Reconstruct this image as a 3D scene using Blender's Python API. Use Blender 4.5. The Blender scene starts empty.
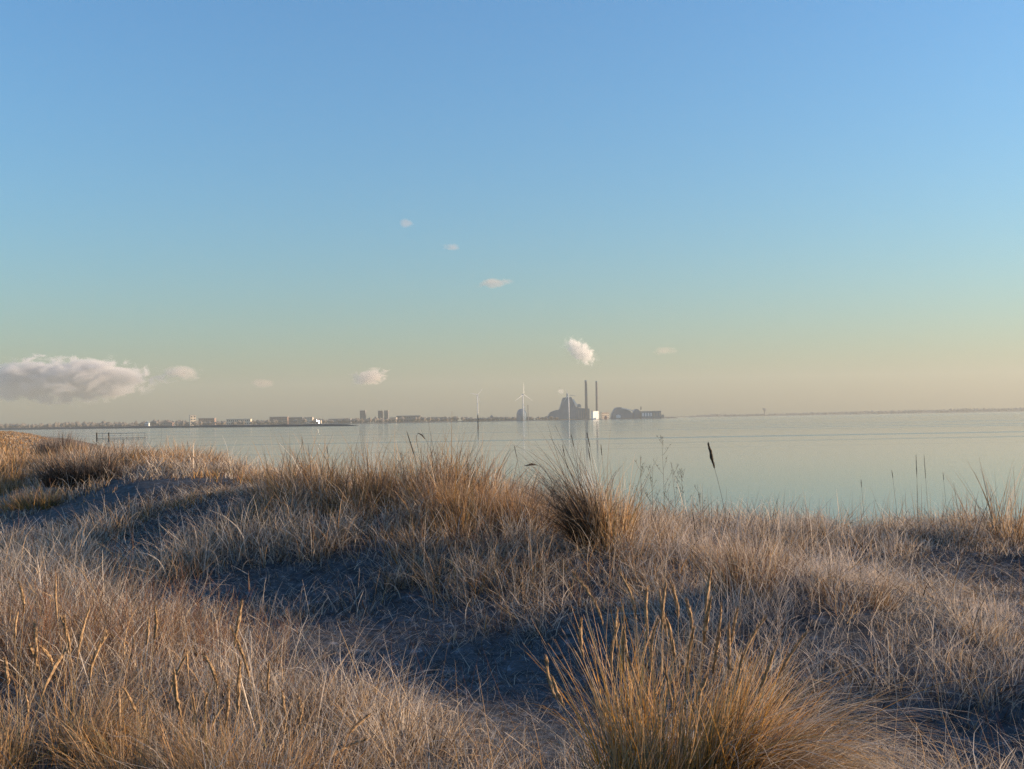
import bpy, math, random
import numpy as np
from mathutils import Matrix, Vector

rng = np.random.default_rng(11)
random.seed(5)
R = math.radians
PI = math.pi
sc = bpy.context.scene
C = sc.collection

# ------------------------------------------------------------------ camera
F = 1100.0                    # focal length in pixels of the 1024 px frame
CZ = 6.5                      # eye above the water
BASE = 1.9                    # the dune design heights below are relative to this
PITCH, ROLL = 1.815, 0.985    # degrees
SUN_AZ, SUN_EL = 85.0, 11.0   # clockwise from the view direction (+Y)

cam = bpy.data.cameras.new('camera')
camo = bpy.data.objects.new('camera', cam)
C.objects.link(camo)
cam.sensor_fit = 'HORIZONTAL'; cam.sensor_width = 36.0
cam.lens = 36.0 * F / 1024.0
cam.clip_start = 0.05; cam.clip_end = 60000.0
camo.matrix_world = (Matrix.Translation((0, 0, CZ)) @ Matrix.Rotation(R(90 + PITCH), 4, 'X')
                     @ Matrix.Rotation(R(-ROLL), 4, 'Z'))
sc.camera = camo
CM = camo.matrix_world.to_3x3()

def at(px, py, Y):
    """world point seen at a place of the photograph, at depth Y"""
    d = CM @ Vector(((px - 512.0) / F, -(py - 384.5) / F, -1.0))
    return Vector((0, 0, CZ)) + d * (Y / d.y)

# ------------------------------------------------------------------ world, sun, colour
w = bpy.data.worlds.new('World'); sc.world = w; w.use_nodes = True
nt = w.node_tree
bg = nt.nodes['Background']
sky = nt.nodes.new('ShaderNodeTexSky')
sky.sky_type = 'NISHITA'; sky.sun_disc = False
sky.sun_elevation = R(SUN_EL); sky.sun_rotation = R(SUN_AZ)
sky.air_density = 1.6; sky.dust_density = 1.0; sky.ozone_density = 7.0
nt.links.new(sky.outputs[0], bg.inputs[0])
bg.inputs[1].default_value = 0.12

sl = bpy.data.lights.new('sun', 'SUN'); slo = bpy.data.objects.new('sun', sl); C.objects.link(slo)
sl.energy = 5.0; sl.angle = R(0.6); sl.color = (1.0, 0.735, 0.485)
sd = Vector((math.sin(R(SUN_AZ)) * math.cos(R(SUN_EL)), math.cos(R(SUN_AZ)) * math.cos(R(SUN_EL)), math.sin(R(SUN_EL))))
slo.rotation_euler = sd.to_track_quat('Z', 'Y').to_euler()

vs = sc.view_settings
vs.view_transform = 'Standard'; vs.look = 'None'; vs.gamma = 1.0; vs.use_curve_mapping = False
vs.exposure = 1.29
sc.render.engine = 'CYCLES'
cy = sc.cycles
cy.max_bounces = 5; cy.diffuse_bounces = 3; cy.glossy_bounces = 2; cy.transmission_bounces = 3
cy.volume_bounces = 2; cy.transparent_max_bounces = 8
cy.caustics_reflective = False; cy.caustics_refractive = False
cy.use_denoising = True; cy.denoiser = 'OPENIMAGEDENOISE'; cy.denoising_input_passes = 'RGB_ALBEDO_NORMAL'; cy.denoising_prefilter = 'NONE'

# ------------------------------------------------------------------ noise
def hash2(ix, iy, seed):
    n = (ix.astype(np.int64) * 374761393 + iy.astype(np.int64) * 668265263 + seed * 982451653) & 0x7fffffff
    n = ((n ^ (n >> 13)) * 1274126177) & 0x7fffffff
    return ((n ^ (n >> 16)) & 0xffff) / 65535.0

def vnoise(x, y, seed=0):
    x = np.asarray(x, float); y = np.asarray(y, float)
    ix = np.floor(x); iy = np.floor(y); fx = x - ix; fy = y - iy
    fx = fx * fx * (3 - 2 * fx); fy = fy * fy * (3 - 2 * fy)
    a = hash2(ix, iy, seed); b = hash2(ix + 1, iy, seed); c = hash2(ix, iy + 1, seed); d = hash2(ix + 1, iy + 1, seed)
    return (a * (1 - fx) + b * fx) * (1 - fy) + (c * (1 - fx) + d * fx) * fy

def fbm(x, y, seed=0, o=4):
    s = 0; a = 0.5; t = 0
    for k in range(o):
        s = s + a * vnoise(x * 2 ** k, y * 2 ** k, seed + k * 17); t += a; a *= 0.5
    return s / t

def sstep(a, b, x):
    t = np.clip((x - a) / (b - a), 0, 1); return t * t * (3 - 2 * t)

# ------------------------------------------------------------------ dune terrain
CREST = [(400, 16, .15), (60, 15, .15), (9, 14.6, .04), (5.5, 14.2, .05), (2.6, 13.4, .26), (.6, 13.0, .56), (-1.5, 14.2, .70),
         (-4.5, 17.5, .82), (-9, 26, .94), (-16, 42, .60), (-26, 62, .55), (-48, 100, .25), (-128, 260, .35),
         (-262, 560, .8), (-430, 900, 1.5), (-790, 1600, .6), (-1600, 2600, .5), (-4000, 5000, .5)]

def crest(x, y):
    """distance to the foredune crest (seaward positive), crest height there, place along it"""
    x = np.asarray(x, float); y = np.asarray(y, float)
    best = np.full(x.shape, 1e9); sg = np.zeros(x.shape); hh = np.zeros(x.shape); yy = np.zeros(x.shape)
    for (ax, ay, ah), (bx, by, bh) in zip(CREST[:-1], CREST[1:]):
        dx, dy = bx - ax, by - ay; L2 = dx * dx + dy * dy
        t = np.clip(((x - ax) * dx + (y - ay) * dy) / L2, 0, 1)
        qx, qy = ax + t * dx, ay + t * dy
        d = np.hypot(x - qx, y - qy)
        s = np.sign(-((dx) * (y - ay) - (dy) * (x - ax)))
        m = d < best
        best = np.where(m, d, best); sg = np.where(m, s, sg); hh = np.where(m, ah + t * (bh - ah), hh); yy = np.where(m, ay + t * dy, yy)
    return best * sg, hh, yy

MOUNDS = [(-3.4, 7.0, 1.9, 1.3, .16), (.2, 7.5, 1.0, 1.2, -.16), (-.5, 8.7, 1.3, 1.0, -.14), (-2.0, 10.6, 1.7, 1.0, -.14), (-6.6, 18.0, 3.2, 2.6, -.16),
          (2.4, 8.9, 1.35, .85, .44), (5.2, 12.0, 1.7, 1.0, -.20), (2.2, 6.3, 1.0, .9, -.10), (.75, 4.5, .5, .5, .08),
          (1.1, 11.0, 1.2, .9, .16), (-1.3, 11.9, 1.4, .9, .10), (4.0, 8.2, 1.3, .9, -.06), (-10.5, 24.5, 2.0, 1.8, .12), (2.4, 6.5, .9, .7, -.12),
          (9.0, 7.0, 2.0, 2.0, .3), (-.9, 5.2, .7, .8, -.06), (3.2, 12.0, 1.8, .7, -.16), (2.4, 6.5, .9, .7, -.10), (-1.5, 7.8, .9, .8, -.10)]

def terrain(x, y):
    x = np.asarray(x, float); y = np.asarray(y, float)
    d, ch, yy = crest(x, y)
    k = np.clip(yy / 25.0, 1, 6)
    z = 2.85 + .10 * (fbm(x / 3.0, y / 3.0, 3) - .5) + .35 * (fbm(x / 22.0, y / 22.0, 9) - .5) * sstep(14, 40, np.hypot(x, y))
    for cx, cy_, rx, ry, a in MOUNDS:
        z = z + a * np.exp(-(((x - cx) / rx) ** 2 + ((y - cy_) / ry) ** 2))
    wl = np.where(d < 0, 2.3, 3.0) * k
    z = z + ch * np.exp(-(d / wl) ** 2) * (.85 + .5 * (fbm(x / (4 * k), y / (4 * k), 21) - .3))
    z = z + .035 * (fbm(x / .35, y / .35, 33) - .5) * (1 - sstep(10, 40, np.hypot(x, y)))
    z = z - 1.25 * sstep(30, 110, np.hypot(x, y))
    z = z + BASE
    kk = np.clip(np.hypot(x, y) / 150.0, 1, 2.2)
    fall = sstep(2.0, 16.0, d / kk)
    z = z * (1 - fall) + .25 * fall
    z = z - 2.6 * sstep(12, 34, d / kk)
    return z

# ------------------------------------------------------------------ materials
def mat(name, col, rough=.8, vol=False, noise=None, metal=0.0, spec=.3):
    m = bpy.data.materials.new(name); m.use_nodes = True
    n = m.node_tree; b = n.nodes['Principled BSDF']
    b.inputs['Roughness'].default_value = rough; b.inputs['Metallic'].default_value = metal
    b.inputs['Specular IOR Level'].default_value = spec
    if noise:
        sc_, c2 = noise
        tc = n.nodes.new('ShaderNodeTexCoord'); nz = n.nodes.new('ShaderNodeTexNoise'); nz.inputs['Scale'].default_value = sc_
        nz.inputs['Detail'].default_value = 6
        mx = n.nodes.new('ShaderNodeMix'); mx.data_type = 'RGBA'
        mx.inputs[6].default_value = (*col, 1); mx.inputs[7].default_value = (*c2, 1)
        rp = n.nodes.new('ShaderNodeMapRange'); rp.inputs[1].default_value = .38; rp.inputs[2].default_value = .62
        n.links.new(tc.outputs['Object'], nz.inputs['Vector']); n.links.new(nz.outputs[0], rp.inputs[0])
        n.links.new(rp.outputs[0], mx.inputs[0]); n.links.new(mx.outputs[2], b.inputs['Base Color'])
    else:
        b.inputs['Base Color'].default_value = (*col, 1)
    return m

def grass_mat(name, trans=.35):
    m = bpy.data.materials.new(name); m.use_nodes = True
    n = m.node_tree; n.nodes.clear()
    out = n.nodes.new('ShaderNodeOutputMaterial')
    at_ = n.nodes.new('ShaderNodeAttribute'); at_.attribute_name = 'Col'
    df = n.nodes.new('ShaderNodeBsdfDiffuse'); tr = n.nodes.new('ShaderNodeBsdfTranslucent')
    mx = n.nodes.new('ShaderNodeMixShader'); mx.inputs[0].default_value = trans
    n.links.new(at_.outputs['Color'], df.inputs[0]); n.links.new(at_.outputs['Color'], tr.inputs[0])
    n.links.new(df.outputs[0], mx.inputs[1]); n.links.new(tr.outputs[0], mx.inputs[2]); n.links.new(mx.outputs[0], out.inputs[0])
    return m

M_GRASS = grass_mat('dry_grass_blades')
M_HEAD = mat('seed_head', (.20, .125, .065), .95, noise=(70, (.38, .26, .15)))
M_STALK = mat('straw_stalk', (.34, .24, .12), .8, noise=(25, (.26, .17, .08)))
M_DARKHEAD = mat('dark_seed_head', (.035, .028, .02), .9, noise=(60, (.06, .045, .03)))
M_DARKSTALK = mat('dark_stalk', (.10, .08, .055), .9, noise=(30, (.06, .05, .035)))

# ------------------------------------------------------------------ object helpers
def tag(o, label=None, cat=None, group=None, kind=None):
    if label: o['label'] = label
    if cat: o['category'] = cat
    if group: o['group'] = group
    if kind: o['kind'] = kind
    return o

def link(name, me, m, parent=None, loc=None):
    o = bpy.data.objects.new(name, me); C.objects.link(o)
    if m: me.materials.append(m)
    if parent: o.parent = parent
    if loc is not None: o.location = loc
    return o

def empty(name, loc, rz=0):
    o = bpy.data.objects.new(name, None); C.objects.link(o); o.location = loc; o.rotation_euler = (0, 0, rz)
    o.empty_display_size = .2
    return o

def quads_mesh(name, co, faces, col=None, smooth=False):
    """numpy vertices (N,3), quads (M,4), optional colours (N,3)"""
    me = bpy.data.meshes.new(name)
    n, m = len(co), len(faces)
    me.vertices.add(n); me.vertices.foreach_set('co', np.ascontiguousarray(co, np.float32).ravel())
    me.loops.add(m * 4); me.loops.foreach_set('vertex_index', np.ascontiguousarray(faces, np.int32).ravel())
    me.polygons.add(m); me.polygons.foreach_set('loop_start', np.arange(0, m * 4, 4, dtype=np.int32))
    if smooth: me.polygons.foreach_set('use_smooth', np.ones(m, bool))
    me.update(calc_edges=True)
    if col is not None:
        a = me.color_attributes.new('Col', 'FLOAT_COLOR', 'POINT')
        c4 = np.ones((n, 4), np.float32); c4[:, :3] = col
        a.data.foreach_set('color', c4.ravel())
    return me

class MB:
    """collects boxes, tubes and lathes for one mesh"""
    def __init__(s): s.v = []; s.f = []
    def add(s, v, f):
        b = len(s.v); s.v += [tuple(p) for p in v]; s.f += [tuple(i + b for i in q) for q in f]; return s
    def box(s, cx, cy, z0, sx, sy, sz, top=1.0, rz=0):
        c, q = math.cos(rz), math.sin(rz); v = []
        for z, k in ((z0, 1), (z0 + sz, top)):
            for x, y in ((-1, -1), (1, -1), (1, 1), (-1, 1)):
                X, Y = x * sx / 2 * k, y * sy / 2 * k
                v.append((cx + X * c - Y * q, cy + X * q + Y * c, z))
        return s.add(v, [(3, 2, 1, 0), (4, 5, 6, 7), (0, 1, 5, 4), (1, 2, 6, 5), (2, 3, 7, 6), (3, 0, 4, 7)])
    def tube(s, pts, rad, n=8, caps=True):
        pts = [Vector(p) for p in pts]; v = []; f = []
        rad = rad if hasattr(rad, '__len__') else [rad] * len(pts)
        for i, p in enumerate(pts):
            t = (pts[min(i + 1, len(pts) - 1)] - pts[max(i - 1, 0)]).normalized()
            a = t.orthogonal().normalized() if abs(t.z) < .99 else Vector((1, 0, 0))
            if abs(t.z) < .99: a = t.cross(Vector((0, 0, 1))).normalized()
            b = t.cross(a)
            for k in range(n):
                an = 2 * PI * k / n
                v.append(p + (a * math.cos(an) + b * math.sin(an)) * rad[i])
        for i in range(len(pts) - 1):
            for k in range(n):
                f.append((i * n + k, i * n + (k + 1) % n, (i + 1) * n + (k + 1) % n, (i + 1) * n + k))
        if caps:
            f.append(tuple(range(n - 1, -1, -1))); f.append(tuple((len(pts) - 1) * n + k for k in range(n)))
        return s.add(v, f)
    def prism(s, outline, y0, y1):
        """outline in x,z swept along y"""
        n = len(outline)
        v = [(x, y0, z) for x, z in outline] + [(x, y1, z) for x, z in outline]
        f = [tuple(range(n)), tuple(range(2 * n - 1, n - 1, -1))]
        for i in range(n):
            j = (i + 1) % n; f.append((i, n + i, n + j, j))
        return s.add(v, f)
    def mesh(s, name, smooth=False):
        me = bpy.data.meshes.new(name); me.from_pydata(s.v, [], s.f)
        if smooth: me.polygons.foreach_set('use_smooth', [True] * len(me.polygons))
        me.update(); return me
    def build(s, name, m, parent=None, loc=None, smooth=False):
        return link(name, s.mesh(name, smooth), m, parent, loc)

# ------------------------------------------------------------------ ground
def build_ground():
    rings = np.concatenate([[0.0, .5, .9], np.geomspace(1.2, 2700, 640)])
    az = np.linspace(0, 2 * PI, 761)[:-1]
    rr, aa = np.meshgrid(rings, az, indexing='ij')
    x = rr * np.sin(aa); y = rr * np.cos(aa)
    z = terrain(x, y)
    co = np.stack([x, y, z], -1).reshape(-1, 3)
    nr, na = rr.shape
    i = np.arange(nr - 1)[:, None] * na; j = np.arange(na)[None, :]; j2 = (j + 1) % na
    f = np.stack([i + j, i + na + j, i + na + j2, i + j2], -1).reshape(-1, 4)[:, ::-1]
    me = quads_mesh('ground', co, f, smooth=True)
    m = bpy.data.materials.new('frosted_sand'); m.use_nodes = True
    n = m.node_tree; b = n.nodes['Principled BSDF']; b.inputs['Roughness'].default_value = .95
    b.inputs['Specular IOR Level'].default_value = .1
    tc = n.nodes.new('ShaderNodeTexCoord')
    def nz(scale, det=8, rough=.65):
        q = n.nodes.new('ShaderNodeTexNoise'); q.inputs['Scale'].default_value = scale; q.inputs['Detail'].default_value = det
        q.inputs['Roughness'].default_value = rough
        n.links.new(tc.outputs['Object'], q.inputs['Vector']); return q
    def ramp(src, stops):
        r = n.nodes.new('ShaderNodeValToRGB'); n.links.new(src, r.inputs[0])
        e = r.color_ramp.elements; e[0].position, e[0].color = stops[0][0], (*stops[0][1], 1); e[1].position, e[1].color = stops[1][0], (*stops[1][1], 1)
        for p, c in stops[2:]:
            q = e.new(p); q.color = (*c, 1)
        return r
    litter = ramp(nz(9).outputs[0], [(.35, (.036, .038, .042)), (.62, (.105, .11, .12)), (.72, (.32, .33, .36))])
    sand = ramp(nz(1.2).outputs[0], [(.35, (.16, .115, .075)), (.65, (.24, .18, .125))])
    heath = ramp(nz(.35).outputs[0], [(.35, (.12, .085, .055)), (.5, (.20, .155, .11)), (.66, (.12, .10, .085))])
    # distance from the near dunes decides litter -> far heath; height decides beach sand
    ln = n.nodes.new('ShaderNodeVectorMath'); ln.operation = 'LENGTH'; n.links.new(tc.outputs['Object'], ln.inputs[0])
    mr = n.nodes.new('ShaderNodeMapRange'); mr.inputs[1].default_value = 18; mr.inputs[2].default_value = 40; n.links.new(ln.outputs['Value'], mr.inputs[0])
    m1 = n.nodes.new('ShaderNodeMix'); m1.data_type = 'RGBA'
    n.links.new(mr.outputs[0], m1.inputs[0]); n.links.new(litter.outputs[0], m1.inputs[6]); n.links.new(heath.outputs[0], m1.inputs[7])
    sp = n.nodes.new('ShaderNodeSeparateXYZ'); n.links.new(tc.outputs['Object'], sp.inputs[0])
    m2r = n.nodes.new('ShaderNodeMapRange'); m2r.inputs[1].default_value = 3.2; m2r.inputs[2].default_value = 2.0; n.links.new(sp.outputs[2], m2r.inputs[0])
    m2 = n.nodes.new('ShaderNodeMix'); m2.data_type = 'RGBA'
    n.links.new(m2r.outputs[0], m2.inputs[0]); n.links.new(m1.outputs[2], m2.inputs[6]); n.links.new(sand.outputs[0], m2.inputs[7])
    n.links.new(m2.outputs[2], b.inputs['Base Color'])
    bp = n.nodes.new('ShaderNodeBump'); bp.inputs['Strength'].default_value = .6; bp.inputs['Distance'].default_value = .04
    n.links.new(nz(14, 8, .7).outputs[0], bp.inputs['Height']); n.links.new(bp.outputs[0], b.inputs['Normal'])
    tag(link('ground', me, m), kind='structure')
build_ground()

# ------------------------------------------------------------------ water
def build_water():
    rings = np.array([0, 30, 100, 300, 900, 2700, 6000, 9400.0]); az = np.linspace(0, 2 * PI, 97)[:-1]
    rr, aa = np.meshgrid(rings, az, indexing='ij')
    co = np.stack([rr * np.sin(aa), rr * np.cos(aa), 0 * rr], -1).reshape(-1, 3)
    nr, na = rr.shape; i = np.arange(nr - 1)[:, None] * na; j = np.arange(na)[None, :]; j2 = (j + 1) % na
    f = np.stack([i + j, i + na + j, i + na + j2, i + j2], -1).reshape(-1, 4)[:, ::-1]
    me = quads_mesh('water', co, f)
    m = bpy.data.materials.new('calm_sea'); m.use_nodes = True
    n = m.node_tree; b = n.nodes['Principled BSDF']
    b.inputs['Base Color'].default_value = (.05, .085, .10, 1); b.inputs['IOR'].default_value = 1.333
    tc = n.nodes.new('ShaderNodeTexCoord')
    def nz(sx, sy, scale, lo, hi, det=4):
        mp = n.nodes.new('ShaderNodeMapping'); mp.inputs['Scale'].default_value = (sx, sy, 1)
        q = n.nodes.new('ShaderNodeTexNoise'); q.inputs['Scale'].default_value = scale; q.inputs['Detail'].default_value = det
        r = n.nodes.new('ShaderNodeMapRange'); r.inputs[1].default_value = lo; r.inputs[2].default_value = hi
        n.links.new(tc.outputs['Object'], mp.inputs[0]); n.links.new(mp.outputs[0], q.inputs['Vector']); n.links.new(q.outputs[0], r.inputs[0])
        return r
    band = nz(1 / 600, 1 / 36, 1.0, .60, .80, 0)     # cat's-paws: long ripple streaks on calm water
    ro = n.nodes.new('ShaderNodeMapRange'); ro.inputs[3].default_value = .08; ro.inputs[4].default_value = .20
    n.links.new(band.outputs[0], ro.inputs[0]); n.links.new(ro.outputs[0], b.inputs['Roughness'])
    rip = n.nodes.new('ShaderNodeTexNoise'); rip.inputs['Scale'].default_value = .8; rip.inputs['Detail'].default_value = 3
    n.links.new(tc.outputs['Object'], rip.inputs['Vector'])
    bp = n.nodes.new('ShaderNodeBump'); bp.inputs['Strength'].default_value = .03; bp.inputs['Distance'].default_value = .1
    n.links.new(rip.outputs[0], bp.inputs['Height']); n.links.new(bp.outputs[0], b.inputs['Normal'])
    tag(link('water', me, m), kind='structure')
build_water()

# ------------------------------------------------------------------ grass blades
PAL = {'amber': (.46, .23, .04), 'frost': (.56, .475, .385), 'grey': (.38, .345, .305), 'straw': (.42, .285, .155), 'gold': (.39, .21, .066), 'red': (.18, .088, .05),
       'dark': (.06, .045, .034), 'olive': (.13, .115, .035), 'brown': (.155, .097, .055)}
PALN = list(PAL); PALA = np.array([PAL[k] for k in PALN])

def pick(n, mix):
    """n colours from a mixture {name: weight}"""
    ks = [PALN.index(k) for k in mix]; p = np.array(list(mix.values()), float); p /= p.sum()
    return PALA[rng.choice(ks, n, p=p)] * rng.uniform(.75, 1.2, (n, 1))

def strips(root, length, az, lean, bend, width, col, K=3, curl=None, tipfrost=None):
    """blades as tapered strips; returns vertices, quads, colours"""
    N = len(length)
    t = np.linspace(0, 1, K + 1)
    th = lean[:, None] + bend[:, None] * t[None, :] ** 1.3
    azt = az[:, None] + (0 if curl is None else curl[:, None] * t[None, :])
    seg = length[:, None] / K
    thm = .5 * (th[:, 1:] + th[:, :-1]); azm = .5 * (azt[:, 1:] + azt[:, :-1]) if curl is not None else np.repeat(azt, K, 1)
    h = np.concatenate([np.zeros((N, 1)), np.cumsum(np.cos(thm) * seg, 1)], 1)
    dx = np.concatenate([np.zeros((N, 1)), np.cumsum(np.sin(thm) * np.sin(azm) * seg, 1)], 1)
    dy = np.concatenate([np.zeros((N, 1)), np.cumsum(np.sin(thm) * np.cos(azm) * seg, 1)], 1)
    p = root[:, None, :] + np.stack([dx, dy, h], -1)
    wa = az + rng.uniform(-1.2, 1.2, N) + PI / 2
    wd = np.stack([np.sin(wa), np.cos(wa), rng.uniform(-.3, .3, N)], -1)
    ww = width[:, None] * (1 - .82 * t[None, :] ** 1.5) * .5
    a = p - wd[:, None, :] * ww[..., None]; b = p + wd[:, None, :] * ww[..., None]
    co = np.stack([a, b], 2).reshape(-1, 3)
    base = (np.arange(N) * 2 * (K + 1))[:, None] + (np.arange(K) * 2)[None, :]
    f = np.stack([base, base + 1, base + 3, base + 2], -1).reshape(-1, 4)
    cc = np.repeat(col[:, None, :], K + 1, 1)
    if tipfrost is not None:
        k = (tipfrost[:, None] * t[None, :] ** 2)[..., None]
        cc = cc * (1 - k) + np.array((.68, .64, .60)) * k
    cc = np.repeat(cc[:, :, None, :], 2, 2).reshape(-1, 3)
    return co, f, cc

class Blades:
    def __init__(s): s.c = []; s.f = []; s.k = []; s.n = 0
    def add(s, co, f, k):
        s.c.append(co); s.f.append(f + s.n); s.k.append(k); s.n += len(co); return s
    def mesh(s, name): return quads_mesh(name, np.concatenate(s.c), np.concatenate(s.f), np.concatenate(s.k))

BARE = [(-1.7, 9.0, .9, .6), (-1.2, 8.2, .6, .5), (.25, 7.3, .75, .9), (-.35, 8.5, 1.15, .75), (-1.4, 9.7, 1.3, .65), (-2.6, 11.2, 1.3, .6), (.35, 6.3, .45, .7), (-6.8, 18.2, 2.6, 2.0), (-4.4, 15.0, 1.0, 1.6),
        (5.0, 12.1, 1.7, .85), (5.3, 11.0, 1.5, .9), (4.6, 10.6, 1.0, .6), (1.75, 6.6, .6, .45), (2.4, 6.35, .8, .5), (3.1, 6.6, .5, .4), (-12.0, 28, 3.2, 2.2), (-9.0, 31, 2.5, 2.0), (-24, 44, 5, 4),
        (-14, 23, 2.5, 1.6), (-19, 34, 4, 2.5), (-30, 70, 8, 7)]

def bare(x, y):
    b = np.zeros(x.shape)
    for cx, cy_, rx, ry in BARE:
        b = np.maximum(b, np.exp(-(((x - cx) / rx) ** 2 + ((y - cy_) / ry) ** 2) ** 1.5))
    return np.clip(b * 1.55 + .5 * (fbm(x / .8, y / .8, 41) - .5), 0, 1)

def golden(x, y):
    """upright brown marram on the crest to the left, in patches"""
    d, ch, yy = crest(x, y); k = np.clip(yy / 22, 1, 6)
    g = np.exp(-((d + .3 * k) / (1.5 * k)) ** 2) * sstep(1.6, -.2, x) * sstep(.34, .52, fbm(x / (1.3 * k), y / (1.3 * k), 78))
    g = np.maximum(g, sstep(18, 24, np.hypot(x, y)) * sstep(.50, .66, fbm(x / 4, y / 4, 77)) * (x < 0))
    return np.clip(g, 0, 1)

def reddish(x, y):
    return np.exp(-(((x + 3.6) / 2.2) ** 2 + ((y - 7.3) / 1.6) ** 2)) * .9

def sector(n, r0, r1, a0, a1):
    r = np.sqrt(rng.uniform(r0 * r0, r1 * r1, n)); a = rng.uniform(R(a0), R(a1), n)
    return r * np.sin(a), r * np.cos(a)

def low(x, y):
    return np.exp(-(((x + 1.6) / .9) ** 2 + ((y - 7.3) / 1.0) ** 2)) + np.maximum(sstep(2.8, 4.2, x) * sstep(12, 13, y) * .9, np.exp(-(((x + .45) / .9) ** 2 + ((y - 5.6) / 1.0) ** 2))) + ( np.exp(-(((x - 4.2) / 1.3) ** 2 + ((y - 9.0) / 1.0) ** 2)))

CLEAR = [(.66, 4.5, .6), (1.2, 3.6, .6), (-8.8, 22.5, 1.4), (-16.9, 41, 2.5), (-8.9, 20, 1.2)]

def carpet(r0, r1, dens, per, K, wide, a0=-38, a1=46, wmin=.0022):
    area = .5 * R(a1 - a0) * (r1 * r1 - r0 * r0); n = int(area * dens)
    x, y = sector(n, r0, r1, a0, a1)
    d, ch, yy = crest(x, y)
    keep = d / np.clip(yy / 150, 1, 2.2) < 5 + 6 * fbm(x / 5, y / 5, 91)
    cov = 1 - bare(x, y)
    keep &= rng.random(n) < (.05 + .95 * sstep(.25, .8, cov)) * (.35 + .65 * sstep(.3, .5, fbm(x / .55, y / .55, 155)))
    x, y, cov = x[keep], y[keep], cov[keep]
    g = golden(x, y); rd = reddish(x, y)
    patch = fbm(x / 1.1, y / 1.1, 55); big = fbm(x / 3.5, y / 3.5, 66)
    H = (.13 + .36 * sstep(.3, .75, patch) + .20 * g * (.6 + .8 * patch) + .16 * rd - np.minimum(.13, .12 * low(x, y))) * (.3 + .7 * cov) * rng.uniform(.65, 1.3, len(x))
    for tx_, ty_, tr in CLEAR:
        H *= 1 - .6 * np.exp(-(((x - tx_) ** 2 + (y - ty_) ** 2) / tr ** 2))
    nt_ = len(x); B = nt_ * per
    rep = lambda q: np.repeat(q, per)
    tx = rep(x); ty = rep(y); gg = rep(g); hh = rep(H); rr_ = rep(rd); cv = rep(cov); bb = rep(big)
    sp = rng.normal(0, 1, (B, 2)) * (.045 + .05 * rng.random((nt_, 1)).repeat(per, 0)) * (1 + .02 * r1)
    px, py = tx + sp[:, 0], ty + sp[:, 1]
    root = np.stack([px, py, terrain(px, py) - .01], -1)
    az = np.arctan2(sp[:, 0], sp[:, 1]) + rng.normal(0, .9, B)
    ln = hh * rng.uniform(.55, 1.5, B)
    lean = np.abs(rng.normal(.30, .25, B)) * (1.25 - .75 * gg)
    bend = np.abs(rng.normal(.95, .6, B)) * (1.15 - .65 * gg)
    flat = rng.random(B) < .12 * (1 - gg)
    lean = np.where(flat, rng.uniform(.9, 1.4, B), lean)
    rad = np.hypot(px, py)
    wd = np.maximum(wmin, wide * rad) * np.clip(rng.lognormal(-.05, .45, B), .4, 2.6)
    u = rng.random(B)
    frost = pick(B, {'frost': 5, 'grey': 2, 'straw': 3, 'brown': 2.5, 'dark': 4})
    gold = pick(B, {'gold': 5, 'straw': 2.5, 'brown': 3, 'red': 1.4, 'dark': 1, 'olive': .5})
    red = pick(B, {'red': 4, 'brown': 3, 'straw': 2.0, 'frost': 1.2, 'gold': 1.5})
    warm = np.clip(gg * 1.15 + sstep(.5, .72, bb) * .35 + sstep(25, 60, rad) * .2, 0, 1)
    rime = np.clip(sstep(.6, 1.8, px) * sstep(7.0, 8.5, py) * sstep(14.5, 12.5, py) * 1.2 * sstep(.3, .55, fbm(px / 1.6, py / 1.6, 123)), 0, 1)
    frost = np.where((rng.random(B) < rime * .75)[:, None], np.array((.54, .45, .38)) * rng.uniform(.75, 1.15, (B, 1)), frost)
    col = np.where((u < warm)[:, None], gold, frost)
    col = np.where((rng.random(B) < rr_ * .75)[:, None], red, col)
    return strips(root, ln, az, lean, bend, wd, col, K, rng.normal(0, .9, B), rng.uniform(.05, .95, B) * (1 - .7 * warm))

near = Blades()
near.add(*carpet(2.6, 8, 50, 30, 5, .00055, wmin=.0030))
near.add(*carpet(8, 18, 44, 28, 4, .00048, wmin=.0030))
# straight dead stems standing through the leaves
def stems(r0, r1, dens, a0=-36, a1=42):
    n = int(.5 * R(a1 - a0) * (r1 * r1 - r0 * r0) * dens)
    x, y = sector(n, r0, r1, a0, a1); d, ch, yy = crest(x, y)
    k = (bare(x, y) < .35) & (d < 4) & (fbm(x / .9, y / .9, 201) > .45); x, y = x[k], y[k]; n = len(x)
    root = np.stack([x, y, terrain(x, y) - .01], -1); rad = np.hypot(x, y)
    broken = rng.random(n) < .25
    return strips(root, rng.uniform(.3, .68, n), rng.uniform(0, 2 * PI, n), np.abs(rng.normal(.15, .15, n)), np.where(broken, rng.uniform(1.0, 2.0, n), rng.normal(.15, .15, n)),
                  np.maximum(.0026, .0004 * rad), pick(n, {'straw': 4, 'brown': 4, 'red': 2, 'frost': 1, 'dark': 2}), 4)
near.add(*stems(3, 18, 26))
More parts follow.
